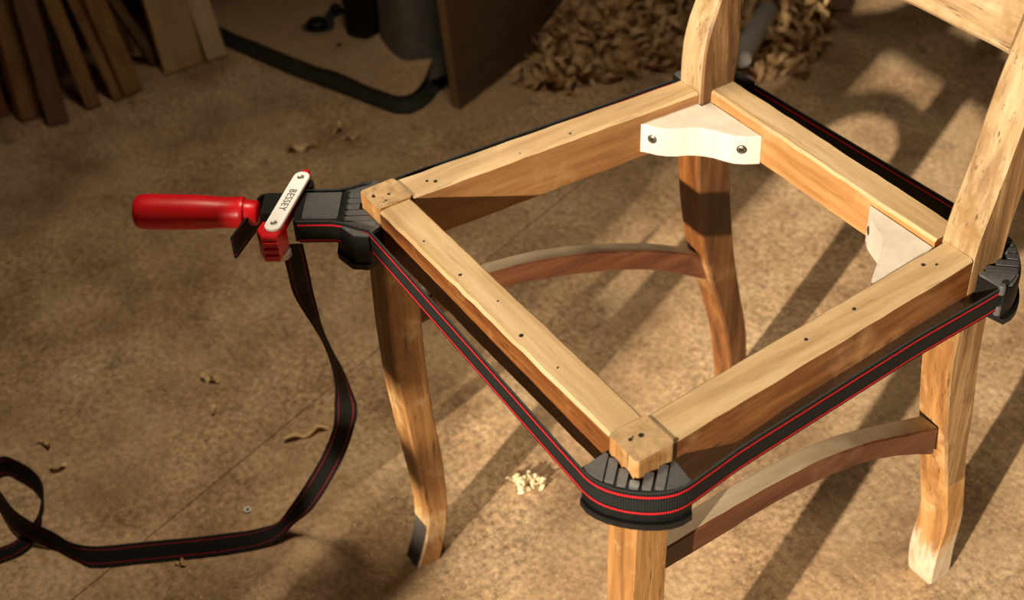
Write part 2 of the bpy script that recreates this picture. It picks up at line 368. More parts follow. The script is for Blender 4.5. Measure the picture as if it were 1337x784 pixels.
# rails: corners given bottom-outer, bottom-inner, top-inner, top-outer at both ends
def rail(name, a, b, mats, zb0, zb1, ztop=H, n=24, label=None, wob=.0004):
    (ox0, oy0), (ix0, iy0) = a; (ox1, oy1), (ix1, iy1) = b
    V, F, FM = bar((ox0, oy0, zb0), (ix0, iy0, zb0), (ix0, iy0, ztop), (ox0, oy0, ztop), (ox1, oy1, zb1), (ix1, iy1, zb1), (ix1, iy1, ztop), (ox1, oy1, ztop), n, .0024, wob, rng)
    mp = {0: 0, 1: 1, 2: 2, 3: 0, 4: 0, 5: 1, 6: 2, 7: 2, 8: 0, 9: 0}
    o = obj(name, V, F, mats, chair, [mp[k] for k in FM], angle=30)
    if label: o['label'] = label
    return o
front_rail = rail('front_rail', ((-.1715, .001), (-.1715, .0335)), ((.1715, .001), (.1715, .0335)), [M['varnish_x'], M['inner_x'], M['bare_x']], .424, .424)
left_rail = rail('side_rail', ((-.2055, .0355), (-.1725, .0355)), ((-.1845, .3465), (-.1545, .3465)), [M['varnish_y'], M['inner_y'], M['bare_y']], .414, .415)
right_rail = rail('side_rail', ((.2048, .0355), (.1705, .0355)), ((.1835, .3635), (.1505, .3635)), [M['varnish_y'], M['inner_y'], M['bare_y']], .407, .407)
back_rail = rail('back_rail', ((-.1495, .3885), (-.1495, .3585)), ((.1465, .3885), (.1465, .3575)), [M['varnish_x'], M['inner_x'], M['bare_x']], .423, .423)
def nail_holes(par, pts, z=H):
    for x, y, r in pts:
        V, F = [], []; o = 0
        V += [(x + r * math.cos(k * math.pi / 4), y + r * math.sin(k * math.pi / 4), z + .0003) for k in range(8)]
        V += [(x + r * math.cos(k * math.pi / 4), y + r * math.sin(k * math.pi / 4), z - .004) for k in range(8)]
        F.append(tuple(o + k for k in range(8)))
        F += [(o + k, o + (k + 1) % 8, o + 8 + (k + 1) % 8, o + 8 + k) for k in range(8)]
        obj('nail_hole', V, F, M['hole'], par)
nail_holes(front_rail, [(-.052, .011, .0016), (.042, .010, .0020), (-.005, .018, .0008), (.09, .012, .0009), (-.11, .01, .001)])
nail_holes(left_rail, [(-.181, .064, .0018), (-.186, .058, .0014), (-.171, .206, .0012), (-.172, .15, .001)])
nail_holes(right_rail, [(.177, .187, .0017), (.172, .242, .0017), (.164, .326, .0020), (.170, .335, .0012)])
legs = [o for o in chair.children if o.name.startswith('front_leg')]
nail_holes(legs[0], [(-.192, .006, .0018), (-.187, .019, .0015), (-.180, .012, .0011), (-.1945, .007, .0009), (-.179, .009, .0007)], .4685)
nail_holes(legs[1], [(.186, .010, .0017), (.187, .019, .0022), (.185, .013, .0008)], .4685)
# arched side stretchers
def stretcher(top, bot, w, label=None):
    n = 14
    def at(P, y):
        for i in range(len(P) - 1):
            if y <= P[i + 1][1] or i == len(P) - 2:
                t = (y - P[i][1]) / (P[i + 1][1] - P[i][1]); a = P[max(i - 1, 0)]; d = P[min(i + 2, len(P) - 1)]
                t = max(-.5, min(1.5, t)); return P[i][0] + (P[i + 1][0] - P[i][0]) * t, P[i][2] + (P[i + 1][2] - P[i][2]) * t
    y0, y1 = top[0][1], top[-1][1]; rings = []
    for i in range(n + 1):
        y = lerp(y0, y1, i / n); x, zt = at(top, y); xb, zb = at(bot, y)
        rings.append([V3(x - w, y, zb), V3(x, y, zb), V3(x, y, zt), V3(x - w, y, zt - .001)])
    rings = smooth_list(rings, 2)
    for _ in range(3):
        rr = [rings[0]]
        for i in range(1, len(rings) - 1): rr.append([(rings[i - 1][j] + rings[i][j] * 2 + rings[i + 1][j]) / 4 for j in range(4)])
        rings = rr + [rings[-1]]
    V, F, FM = loft(rings, .0016, .0003, rng)
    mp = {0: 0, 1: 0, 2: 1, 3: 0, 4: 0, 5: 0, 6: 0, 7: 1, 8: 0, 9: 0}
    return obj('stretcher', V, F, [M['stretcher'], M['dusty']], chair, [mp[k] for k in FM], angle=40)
stretcher([(-.184, .034, .338), (-.178, .111, .339), (-.174, .169, .331), (-.170, .23, .314), (-.164, .309, .284), (-.160, .372, .249)],
          [(-.184, .034, .308), (-.177, .127, .314), (-.174, .176, .304), (-.169, .244, .284), (-.164, .309, .258), (-.160, .372, .216)], .020)
stretcher([(.190, .034, .328), (.188, .091, .328), (.185, .135, .325), (.183, .183, .321), (.181, .234, .314), (.179, .275, .301), (.175, .372, .260)],
          [(.190, .034, .303), (.187, .102, .301), (.184, .161, .299), (.182, .212, .293), (.179, .265, .281), (.177, .323, .255), (.175, .385, .216)], .022)
# lower rail of the chair back, between the posts
V, F, FM = bar((-.152, .398, .626), (-.152, .420, .622), (-.152, .432, .672), (-.152, .412, .676), (.1475, .403, .630), (.1475, .425, .626), (.1475, .436, .668), (.1475, .416, .672), 12, .003, .0004, rng)
obj('back_slat', V, F, [M['straw_x'], M['bare_x']], chair, [1 if k in (2,) else 0 for k in FM], angle=30)
# new corner blocks with screws
def corner_block(outline, z0, z1, screws):
    v, f = prism(outline, z0, z1, .0009)
    b = obj('corner_block', v, f, M['pale'], chair, angle=30); b['label'] = 'new pale corner block screwed into the frame corner'
    for (x, y, z, nx, ny) in screws:
        v, f = lathe([(-.006, .0048), (.0003, .0048), (.0003, .0005)], (x, y, z), (nx, ny, 0), 18); obj('screw_hole', v, f, M['hole'], b)
        v, f = lathe([(-.004, .0040), (.0005, .0040), (.0009, .0034), (.0009, .0005)], (x, y, z), (nx, ny, 0), 18)
        sc_ = obj('screw', v, f, M['screw'], b)
        t_ = Vector((-ny, nx, 0)).normalized(); n_ = Vector((nx, ny, 0)).normalized(); c_ = Vector((x, y, z)) + n_ * .0008
        for d_ in (t_ + Vector((0, 0, .7)), t_ - Vector((0, 0, .7))):
            d_ = d_.normalized(); e_ = n_.cross(d_) * .0007
            P = [c_ - d_ * .003 - e_, c_ + d_ * .003 - e_, c_ + d_ * .003 + e_, c_ - d_ * .003 + e_]
            v, f, _ = bar(*P, *[p + n_ * .0003 for p in P], 1, .0001); obj('slot', v, f, M['hole'], b)
    return b
corner_block([(-.1592, .279), (-.153, .2835), (-.144, .2885), (-.137, .2945), (-.131, .302), (-.1265, .3105), (-.122, .3165), (-.1155, .323), (-.107, .329), (-.097, .3335), (-.088, .3385), (-.081, .346), (-.0735, .3575), (-.125, .3578), (-.1485, .3575), (-.1485, .346), (-.1555, .346)], .4235, .455,
             [(-.1485, .2860, .4405, .47, -.88), (-.0835, .3425, .4405, .66, -.75)])
corner_block([(.0715, .3565), (.078, .349), (.088, .342), (.098, .338), (.107, .335), (.1145, .331), (.120, .325), (.126, .316), (.134, .305), (.1415, .294), (.147, .286), (.1560, .279), (.1500, .346), (.1460, .3565)], .4285, .4605, [(.0835, .3455, .445, -.6, -.8), (.1395, .297, .445, -.83, -.55)])
# ------------------------------------------------------------------ the band clamp
clamp = thing('band_clamp', 'black and red band clamp strapped round the chair frame, with a red handle', 'clamp', (-.25, -.06, .43))
E2 = Vector((-.565, -.825, 0)).normalized(); L2 = Vector((.825, -.565, 0)).normalized()
def frame(corner, e):
    e = Vector((*e, 0)).normalized(); l = Vector((-e.y, e.x, 0)); c = Vector((*corner, 0))
    return lambda a, b, z: c + e * a + l * b + Vector((0, 0, z))
def arc_outline(front_flat=False):
    if front_flat: return [(-.024, -.026), (-.0100, -.0435), (.0045, -.0415), (.0175, -.0275), (.020, -.0235), (.0205, 0), (.020, .0235), (.0175, .0275), (.0045, .0415), (-.0100, .0435), (-.024, .026)]
    return [(-.024, -.025), (-.007, -.041), (0, -.035), (.0045, -.028), (.0078, -.019), (.0095, -.009), (.010, 0), (.0095, .009), (.0078, .019), (.0045, .028), (0, .035), (-.007, .041), (-.024, .025)]
def jaw(corner, e, flat=False, dz=0, wide=0):
    T1 = frame(corner, e); T = lambda a, b, z: T1(a, b, z + dz); out = arc_outline(flat); notch = [(.0006, .0)]
    if wide: out = [(a + wide * (a > -.02), b * (1 + wide * 12 * (a > -.02))) for a, b in out]
    o2 = out + notch; n = len(o2)
    zs = [.4125, .4185, .4185, .4215, .4475, .449]
    grow = [.0035, .0035, 0, 0, 0, -.001]
    V, F = [], []
    for z, gr in zip(zs, grow):
        for a, b in o2:
            s = 1 if (a, b) not in notch and a > -.02 else 0
            V.append(T(a + gr * s, b * (1 + gr * s * 6), z))
    for i in range(len(zs) - 1):
        for k in range(n):
            j = (k + 1) % n; F.append((i * n + k, i * n + j, (i + 1) * n + j, (i + 1) * n + k))
    top = (len(zs) - 1) * n
    mid = n // 2 - 1 + (0 if not flat else 0)
    # caps: fan from the notch vertex keeps the concave outline clean
    for base, flip in ((0, True), (top, False)):
        nv = base + n - 1
        for k in range(n - 2):
            t = (nv, base + k, base + k + 1); F.append(t[::-1] if flip else t)
    jo = obj('corner_jaw', V, F, M['black'], clamp, angle=35)
    # raised ridges across the top, running outward
    def lim(b):
        pts = out[1:-1]
        for (a0, b0), (a1, b1) in zip(pts, pts[1:]):
            if b0 <= b <= b1: return a0 + (a1 - a0) * (b - b0) / (b1 - b0)
        return -.01
    for k in range(5):
        b = (k - 2) * .0092; wd = .0070
        a1 = min(lim(b - wd / 2), lim(b + wd / 2)) - .0012; a0 = -abs(b) + .0008 if abs(b) > .004 else .0016
        P = [T(a0, b - wd / 2, .4485), T(a1, b - wd / 2, .4485), T(a1, b + wd / 2, .4485), T(a0, b + wd / 2, .4485)]
        Q = [T(a0, b - wd / 2, .4525), T(a1 - .001, b - wd / 2, .4515), T(a1 - .001, b + wd / 2, .4515), T(a0, b + wd / 2, .4525)]
        v, f, _ = bar(*P, *Q, 1, .0006); obj('ridge', v, f, M['grey_plastic'], jo)
    for s in (-1, 1):   # smooth side cheeks
        poly = [(-.0205, .0232), (lim(.0232) - .0012, .0232), (lim(.031) - .0012, .031), (lim(.0365) - .0010, .0365), (-.0078, .0394), (-.0228, .0256)]
        if flat: poly = [(-.0205, .0232), (.0185, .0232), (.0165, .0268), (.0040, .0405), (-.0095, .0430), (-.0228, .0256)]
        tz = [.4525, .4515, .4505, .4500, .4497, .4522]
        V = [T(a, s * b_, .4482) for a, b_ in poly] + [T(a, s * b_, z) for (a, b_), z in zip(poly, tz)]
        n6 = len(poly); F = [tuple(range(n6))[::-1], tuple(range(n6, 2 * n6))] + [(i, (i + 1) % n6, n6 + (i + 1) % n6, n6 + i) for i in range(n6)]
        obj('cheek', V, F, M['grey_plastic'], jo, smooth=False)
    return jo
FLc, FRc, BRc, BLc = (-.207, 0), (.207, -.001), (.183, .4045), (-.186, .3925)
eFL, eFR, eBR, eBL = (-.565, -.825), (.70, -.714), (.66, .75), (-.68, .73)
jaw(FLc, eFL, True); jaw(FRc, eFR); 
bj = jaw(BRc, eBR, wide=.0035); jaw(BLc, eBL, dz=.007)
for b in (-.0405, .0405):
    for z in (.4275, .4495):
        v, f = lathe([(0, .0032), (.008, .0032), (.009, .0024)], frame(BRc, eBR)(-.0068, b * 1.05, z - .004), (0, 0, 1), 14); obj('pin', v, f, M['grey_plastic'], bj)
# webbing loop round the jaws, both runs ending in the clamp head
def arc_pts(corner, e, rev=False):
    T = frame(corner, e); P = []
    for k in range(17):
        t = (k - 8) / 8; b = .0425 * t; a = .0112 - .0185 * t * t * (0.6 + .4 * t * t); P.append(T(a, b, 0))
    return P
T0 = frame(FLc, eFL)
path = [T0(.056, .0238, 0), T0(.040, .0240, 0), T0(.024, .0245, 0), T0(.012, .028, 0), T0(.002, .033, 0), T0(-.010, .0385, 0)]
for c_, e_ in ((FRc, eFR), (BRc, eBR), (BLc, eBL)): path += arc_pts(c_, e_)
path += [T0(-.010, -.0385, 0), T0(.002, -.033, 0), T0(.012, -.028, 0), T0(.024, -.0245, 0), T0(.040, -.0240, 0), T0(.056, -.0238, 0)]
dense = []
for a, b in zip(path, path[1:]):
    k = max(1, int((b - a).length / .02)); dense += [lerp(a, b, i / k) for i in range(k)]
dense.append(path[-1])
def zc(p):
    # the webbing sits a touch higher at the clamp head than at the far corners
    if p.x > .16 and p.y > .012:
        k = min(1, max(0, (p.y - .02) / .06)) * (1 - max(0, min(1, (p.y - .27) / .09)))
        return .4385 + .0062 * k + .0010 * max(0, min(1, (p.y - .27) / .09))
    if p.y < .03: return .4425 - .0040 * max(0, min(1, (p.x + .15) / .30))
    return .4365 if p.x < -.15 else .4395
ribbon('webbing', [((p.x, p.y, zc(p) - .0119), (p.x, p.y, zc(p) + .0119)) for p in dense], M['strap'], clamp)
# clamp head
def tbox(T, a0, a1, b0, b1, z0, z1, ch=.001):
    P = [T(a0, b0, z0), T(a1, b0, z0), T(a1, b1, z0), T(a0, b1, z0)]; Q = [T(a0, b0, z1), T(a1, b0, z1), T(a1, b1, z1), T(a0, b1, z1)]
    return bar(*P, *Q, 1, ch)[:2]
v, f = merge(tbox(T0, .014, .060, -.0225, .0225, .4305, .4525, .0012))
head = obj('clamp_head', v, f, M['black'], clamp)
v, f = tbox(T0, .0195, .052, -.019, .019, .4515, .4545, .0012); obj('top_plate', v, f, M['grey_plastic'], head)
rot = math.radians(12)
def Tp(a, b, z):   # plate frame: a across, b along the plate, turned a little on the head
    return T0(.0665 + a * math.cos(rot) + b * math.sin(rot) * 1.0, b * math.cos(rot) - a * math.sin(rot), z)
plate = []
for s in (1, -1):
    for k in range(9):
        t = math.pi * k / 8
        plate.append((s * .0078 * math.cos(t), s * (.0375 + .0078 * math.sin(t)) ))
n = len(plate)
V = [Tp(a, b, .4585) for a, b in plate] + [Tp(a, b, .4603) for a, b in plate] + [Tp(a * .94, b * .99, .4610) for a, b in plate]
F = [tuple(range(n))[::-1], tuple(range(2 * n, 3 * n))] + [(i, (i + 1) % n, n + (i + 1) % n, n + i) for i in range(n)] + [(n + i, n + (i + 1) % n, 2 * n + (i + 1) % n, 2 * n + i) for i in range(n)]
spl = obj('side_plate', V, F, M['silver'], clamp); spl['label'] = 'bright steel plate with stamped lettering and two rivets'
for b in (-.0355, .0355):
    v, f = lathe([(-.001, .0032), (.0004, .0032), (.0008, .0026), (.0004, .0020), (.0004, .0004)], Tp(0, b, .4610), (0, 0, 1), 18); obj('rivet', v, f, M['rivet'], spl)
cu = bpy.data.curves.new('lettering', 'FONT'); cu.body = 'BESSEY'; cu.size = .0098; cu.align_x = 'CENTER'; cu.align_y = 'CENTER'; cu.extrude = .00015; cu.space_character = 1.12
tmp = bpy.data.objects.new('tmp', cu); C.objects.link(tmp); bpy.context.view_layer.update()
me = bpy.data.meshes.new_from_object(tmp.evaluated_get(bpy.context.evaluated_depsgraph_get())); bpy.data.objects.remove(tmp)
me.name = 'lettering'; me.materials.clear(); me.materials.append(M['ink'])
o_ = Tp(0, 0, .4612); bx = (Tp(0, 1, .4612) - o_).normalized(); by = (Tp(-1, 0, .4612) - o_).normalized()
for vv in me.vertices:
    p = vv.co.copy(); q = o_ + bx * p.x + by * p.y + Vector((0, 0, p.z)); vv.co = q
lo = bpy.data.objects.new('lettering', me); C.objects.link(lo); lo.parent = spl; lo.location = -world_loc(spl)
# red release lever under the plate with grip notches at its near end
def red_block(b0, b1, a0, a1, z0, z1, taper=0):
    P = [Tp(a0, b0, z0), Tp(a1, b0, z0), Tp(a1, b1 - taper, z0), Tp(a0, b1, z0)]; Q = [Tp(a0, b0, z1), Tp(a1, b0, z1), Tp(a1, b1 - taper, z1), Tp(a0, b1 - taper, z1)]
    return bar(*P, *Q, 1, .0012)[:2]
v, f = merge(red_block(-.0475, .047, -.006, .006, .4470, .4582))
lev = obj('release_lever', v, f, M['red'], clamp)
def tp_prism(poly, z0, z1, ch=.0012):
    v, f = prism([(a, b) for a, b in poly], z0, z1, ch); return [Tp(p[0], p[1], p[2]) for p in v], f
v, f = tp_prism([(-.0085, .030), (.0135, .030), (.0145, .043), (.0060, .0535), (-.0070, .0510)], .4305, .4578, .0016); obj('thumb_grip', v, f, M['red'], lev, angle=25)
for k in range(3):
    z0 = .4335 + k * .0072
    v, f = tp_prism([(-.0082, .0500), (.0050, .0525), (.0046, .0556), (-.0086, .0528)], z0, z0 + .0042, .0006); obj('grip_rib', v, f, M['red'], lev)
v, f = tp_prism([(-.004, -.050), (.003, -.050), (.003, -.042), (-.004, -.042)], .446, .4602); obj('lever_tip', v, f, M['red'], lev)
v, f = lathe([(-.005, .0098), (-.0045, .0104), (.0, .0104), (.0005, .0098)], Tp(-.001, .036, .4300), (0, 0, 1), 24); obj('drum_end', v, f, M['rivet'], clamp)
v, f = lathe([(0, .0075), (.022, .0075)], Tp(-.004, -.036, .4320), (0, 0, 1), 20); obj('pivot_post', v, f, M['black'], clamp)
# spindle and red handle
hz = .4470
prof = [(.060, .0045), (.088, .0045)]
v, f = lathe(prof, T0(0, 0, hz), E2, 16); obj('spindle', v, f, M['rivet'], clamp)
prof = [(.0960, .0060), (.0965, .0085), (.0985, .0098), (.1075, .0104), (.1090, .0104), (.1095, .0124), (.1115, .0129), (.1135, .0126), (.1220, .0122), (.1320, .0124), (.1420, .0131), (.1550, .0138), (.1750, .0140), (.1950, .0141), (.2030, .0139), (.2080, .0130), (.2105, .0112), (.2115, .0080), (.2118, .003)]
prof = [(d, r * 1.17) for d, r in prof]
v, f = lathe([(d * .985, r) for d, r in prof], T0(0, .0005, hz - .0035), Vector((E2.x, E2.y, .042)), 40); obj('handle', v, f, M['red'], clamp, angle=50)['label'] = 'smooth red plastic screwdriver style handle'
# folded end of the webbing sticking out beside the handle neck
fold = [(.074, -.004), (.086, -.018), (.0925, -.0235), (.097, -.018), (.099, -.004), (.103, .010), (.108, .026), (.112, .040), (.1125, .0405)]
fp = smooth_list([[T0(a, b, 0)] for a, b in fold], 4)
ribbon('webbing_end', [((q[0].x, q[0].y, .4275), (q[0].x, q[0].y, .4510)) for q in fp], M['strap_dull'], clamp, .0024)
v, f = merge(tbox(T0, .072, .090, -.016, .016, .436, .4575, .002), tbox(T0, .0715, .084, -.020, .020, .431, .448, .002)); obj('spindle_block', v, f, M['black'], clamp)
# the loose tail: hangs from the drum, runs along the floor, ends in a standing loop
hang = [((-0.2175, -0.0775, .437), (-0.219, -0.0585, .428)), ((-0.2225, -0.074, .40), (-0.2235, -0.0555, .391)), ((-0.230, -0.069, .365), (-0.231, -0.052, .355)), ((-0.2275, -0.058, .325), (-0.238, -0.046, .311)), ((-0.2265, -0.050, .294), (-0.239, -0.040, .279)), ((-0.2285, -0.0445, .258), (-0.236, -0.0325, .245)),
        ((-0.2325, -0.0435, .224), (-0.2365, -0.0275, .214)), ((-0.2405, -0.0435, .192), (-0.234, -0.0265, .190)), ((-0.249, -0.0465, .161), (-0.236, -0.031, .164)), ((-0.260, -0.060, .120), (-0.247, -0.042, .119)), ((-0.274, -0.078, .077), (-0.260, -0.061, .073)), ((-0.288, -0.094, .040), (-0.272, -0.080, .037)),
        ((-0.297, -0.112, .012), (-0.281, -0.103, .018)), ((-0.302, -0.137, .013), (-0.283, -0.133, .003)), ((-0.319, -0.180, .0135), (-0.306, -0.187, .0015)), ((-0.354, -0.244, .0135), (-0.340, -0.252, .0015)), ((-0.380, -0.293, .0135), (-0.367, -0.301, .0015)),
        ((-0.397, -0.3145, .0165), (-0.389, -0.316, .0015)), ((-0.418, -0.3255, .020), (-0.417, -0.3295, .004)), ((-0.437, -0.3375, .027), (-0.431, -0.343, .0075)), ((-0.453, -0.3455, .0285), (-0.446, -0.352, .0095)), ((-0.478, -0.352, .026), (-0.469, -0.359, .0075)), ((-0.508, -0.3545, .023), (-0.499, -0.3615, .004)),
        ((-0.540, -0.3560, .021), (-0.531, -0.3620, .0015)), ((-0.566, -0.350, .021), (-0.557, -0.3535, .0012)), ((-0.571, -0.334, .021), (-0.561, -0.338, .0012)), ((-0.553, -0.322, .021), (-0.543, -0.3285, .0012)), ((-0.531, -0.3135, .021), (-0.522, -0.3205, .0012)), ((-0.508, -0.3105, .021), (-0.501, -0.3175, .0012)),
        ((-0.487, -0.3145, .021), (-0.483, -0.3205, .0012)), ((-0.468, -0.325, .0185), (-0.470, -0.331, .0012)), ((-0.450, -0.337, .0065), (-0.465, -0.345, .0012)), ((-0.434, -0.357, .0030), (-0.455, -0.361, .0012)), ((-0.433, -0.378, .0020), (-0.454, -0.378, .0012)), ((-0.440, -0.402, .0012), (-0.460, -0.396, .0012)), ((-0.452, -0.43, .0012), (-0.472, -0.423, .0012))]
hr = smooth_list([[Vector(a), Vector(b)] for a, b in hang], 6)
fixed = []
for a, b in hr:
    c_ = (a + b) / 2; d_ = (b - a).normalized() * .0118; fixed.append((c_ - d_, c_ + d_))
fixed = [(Vector((a.x, a.y, max(a.z, .0008))), Vector((b.x, b.y, max(b.z, .0008)))) for a, b in fixed]
ribbon('webbing_tail', fixed, M['strap_dull'], clamp)

# ------------------------------------------------------------------ planks leaning on the left wall
def plank(label, mat, foot0, foot1, dirn, thick, length, up_off=0):
    """foot0, foot1: bottom corners of the near face, dirn: direction up the plank"""
    a = Vector((*foot0, 0)); b = Vector((*foot1, 0)); d = Vector(dirn).normalized()
    nrm = (b - a).cross(d).normalized()
    if nrm.x > 0: nrm = -nrm
    off = Vector((0, 0, max(0.0, -nrm.z * thick))) + Vector((0, 0, up_off))
    P = [a + off, b + off, b + nrm * thick + off, a + nrm * thick + off]
    v, f, _ = bar(*P, *[p + d * length for p in P], 6, .0012)
    base = (a + b) / 2
    pl_ = thing('wood_plank', label, 'plank', (base.x, base.y, 0), 'planks leaning on the wall')
    obj('board', v, f, mat, pl_, angle=30)
    return pl_
plank('brown plank at the far left of the leaning row, beside the darkest plank', M['plank'], (-1.296, -.070), (-1.302, -.036), (-.25, .075, 1), .022, .88)
plank('darkest wide plank, second from the left in the leaning row', M['plank_grey'], (-1.260, -.040), (-1.254, -.008), (-.25, .058, 1), .020, .92)
plank('reddish brown narrow plank standing just right of the wide dark gap', M['plank'], (-1.271, .027), (-1.267, .051), (-.25, -.062, 1), .024, .90)
plank('thin brown batten leaning left, between two broader brown planks', M['plank'], (-1.269, .072), (-1.266, .087), (-.29, -.118, 1), .014, .90)
plank('broad brown plank, left of the steeply slanting batten', M['plank'], (-1.266, .092), (-1.276, .125), (-.25, -.098, 1), .020, .92)
plank('steeply slanting dark batten behind the broad light board', M['plank_grey'], (-1.330, .167), (-1.335, .184), (-.20, -.33, 1), .014, .80)
plank('broad light brown board, left neighbour of the palest board', M['plank_light'], (-1.293, .171), (-1.294, .240), (-.25, .006, 1), .014, .93)
plank('palest narrow board, at the right end of the leaning row', M['plank_pale'], (-1.291, .2455), (-1.291, .281), (-.25, -.055, 1), .014, .93)
plank('reddish plank cut by the left frame edge, behind the first brown plank', M['plank_red'], (-1.335, -.105), (-1.340, -.078), (-.18, .03, 1), .02, .8)
plank('dark plank leaning behind the gap in the row, next to the wall', M['plank_grey'], (-1.395, -.005), (-1.395, .035), (-.11, -.02, 1), .018, .9)
plank('dark thin plank behind the broad brown one, next to the wall', M['plank_grey'], (-1.40, .11), (-1.40, .16), (-.10, -.05, 1), .018, .9)

# ------------------------------------------------------------------ machine foot with sawdust
mach = thing('machine_stand', 'grey iron machine foot with dark rim, heaped with sawdust', 'machine', (-1.12, .52, 0))
bot = [(-1.40, .268), (-1.318, .295), (-1.176, .341), (-1.077, .378), (-1.005, .403), (-.968, .418), (-.955, .435), (-.956, .457), (-.966, .480), (-.985, .505), (-1.05, .585), (-1.12, .66), (-1.30, .66), (-1.42, .52)]
n = len(bot); cxm, cym = -1.2, .47
rings = []
for z, s in ((.0, 0), (.004, .006), (.013, .002), (.0165, -.001), (.026, -.002), (.031, -.006)):
    rr = []
    for x, y in bot:
        d = math.hypot(x - cxm, y - cym); rr.append((x + (x - cxm) / d * s, y + (y - cym) / d * s, z))
    rings.append(rr)
V = [p for r in rings for p in r]; F = [tuple(range(n))[::-1], tuple((len(rings) - 1) * n + k for k in range(n))]
for i in range(len(rings) - 1):
    for k in range(n): F.append((i * n + k, i * n + (k + 1) % n, (i + 1) * n + (k + 1) % n, (i + 1) * n + k))
obj('base', V, F, M['rubber'], mach, angle=50)
V, F = [], []
cols = []
for z, cx_, cy_, rx, ry in ((.028, -1.035, .512, .060, .066), (.05, -1.036, .513, .055, .062), (.09, -1.040, .515, .051, .059), (.20, -1.047, .517, .048, .056), (.40, -1.05, .519, .047, .054), (.70, -1.05, .519, .047, .054)):
    rr = []
    for k in range(28):
        t = 2 * math.pi * k / 28; c_, s_ = math.cos(t), math.sin(t); pw = .55
        rr.append((cx_ + rx * math.copysign(abs(c_) ** pw, c_), cy_ + ry * math.copysign(abs(s_) ** pw, s_), z))
    cols.append(rr)
V = [p for r in cols for p in r]
for i in range(len(cols) - 1):
    for k in range(28): F.append((i * 28 + k, i * 28 + (k + 1) % 28, (i + 1) * 28 + (k + 1) % 28, (i + 1) * 28 + k))
F.append(tuple((len(cols) - 1) * 28 + k for k in range(28))); F.append(tuple(range(28))[::-1])
obj('column', V, F, M['machine'], mach, angle=50)
v, f = lathe([(0, .017), (.012, .017), (.016, .013), (.017, .004)], (-1.235, .425, .028), (0, 0, 1), 16); obj('bolt', v, f, M['black'], mach)
v, f = lathe([(0, .010), (.012, .010), (.015, .007), (.016, .002)], (-1.262, .474, .028), (0, 0, 1), 14); obj('bolt', v, f, M['black'], mach)
v, f, _ = bar((-1.175, .447, .028), (-1.115, .470, .028), (-1.115, .520, .028), (-1.175, .510, .028), (-1.215, .462, .15), (-1.125, .478, .15), (-1.125, .52, .15), (-1.215, .52, .15), 4, .003); obj('bracket', v, f, M['black'], mach)
v, f, _ = bar((-1.150, .412, .029), (-1.128, .425, .029), (-1.126, .433, .029), (-1.155, .424, .029), (-1.148, .414, .040), (-1.130, .425, .036), (-1.128, .430, .036), (-1.152, .422, .040), 1, .002); obj('rib', v, f, M['black'], mach)
# sawdust lying on the base (one heap nobody could count)
def inside(x, y, poly):
    c_ = False; j = len(poly) - 1
    for i in range(len(poly)):
        xi, yi = poly[i]; xj, yj = poly[j]
        if (yi > y) != (yj > y) and x < (xj - xi) * (y - yi) / (yj - yi) + xi: c_ = not c_
        j = i
    return c_
def edge_d(x, y, poly):
    best = 9
    for i in range(len(poly)):
        a = Vector(poly[i - 1]); b = Vector(poly[i]); p = Vector((x, y)); t = max(0, min(1, (p - a).dot(b - a) / (b - a).length_squared)); best = min(best, (p - a - (b - a) * t).length)
    return best
from mathutils import noise as mnoise
def heap(name, poly, base, hfun, mat, nr=26):
    """dust heap: rings shrinking from a smoothed outline to its middle"""
    P = [[Vector((*p, 0))] for p in poly]; P.append(P[0]); P = [q[0] for q in smooth_list(P, 6)][:-1]
    n = len(P); c = sum(P, Vector()) / n; V = []; F = []
    for i in range(nr):
        s_ = 1 - (i / nr) ** 1.0
        for p in P:
            q = c + (p - c) * s_; V.append((q.x, q.y, base + hfun(q.x, q.y, edge_d(q.x, q.y, poly) if i else 0)))
    for i in range(nr - 1):
        for k in range(n):
            j = (k + 1) % n; F.append((i * n + k, i * n + j, (i + 1) * n + j, (i + 1) * n + k))
    F.append(tuple((nr - 1) * n + k for k in range(n)))
    me = bpy.data.meshes.new(name); me.from_pydata(V, [], F); me.materials.append(mat); me.polygons.foreach_set('use_smooth', [True] * len(F))
    o = bpy.data.objects.new(name, me); C.objects.link(o); return o
def nz(x, y, s, sd=0): return mnoise.noise(Vector((x * s, y * s, sd)))
def hm(x, y, d):
    h = min(1, d / .02) ** .7 * .006 + nz(x, y, 22) * .0025 + nz(x, y, 8, 3) * .004
    dc = math.hypot(x + 1.035, (y - .512)); h += .028 * math.exp(-(max(0, dc - .06) / .030) ** 2)
    h += .02 * math.exp(-((x + 1.09) ** 2 + (y - .425) ** 2) / .0016)
    for bx_, by_, r_ in ((-1.235, .425, .020), (-1.262, .474, .012)): h -= .012 * math.exp(-((x - bx_) ** 2 + (y - by_) ** 2) / (2 * r_ * r_))
    return max(h, -.004 if d < .01 else -.002)
bot_in = [(x + (cxm - x) * .003, y + (cym - y) * .012) for x, y in bot]
tag(heap('sawdust', bot_in, .0312, hm, M['dust']), 'brown sawdust heaped on the machine foot', 'sawdust', kind='stuff')
apron = [(-1.06, .60), (-.985, .515), (-.962, .485), (-.945, .46), (-.905, .445), (-.865, .465), (-.850, .52), (-.86, .58), (-.90, .66), (-.95, .70), (-1.05, .70)]
tag(heap('sawdust', apron, .0004, lambda x, y, d: min(1, d / .05) * .007 + nz(x, y, 30) * .002 * min(1, d / .02), M['dust']), 'sawdust drifted on the floor round the foot of the upright panel', 'sawdust', kind='stuff')

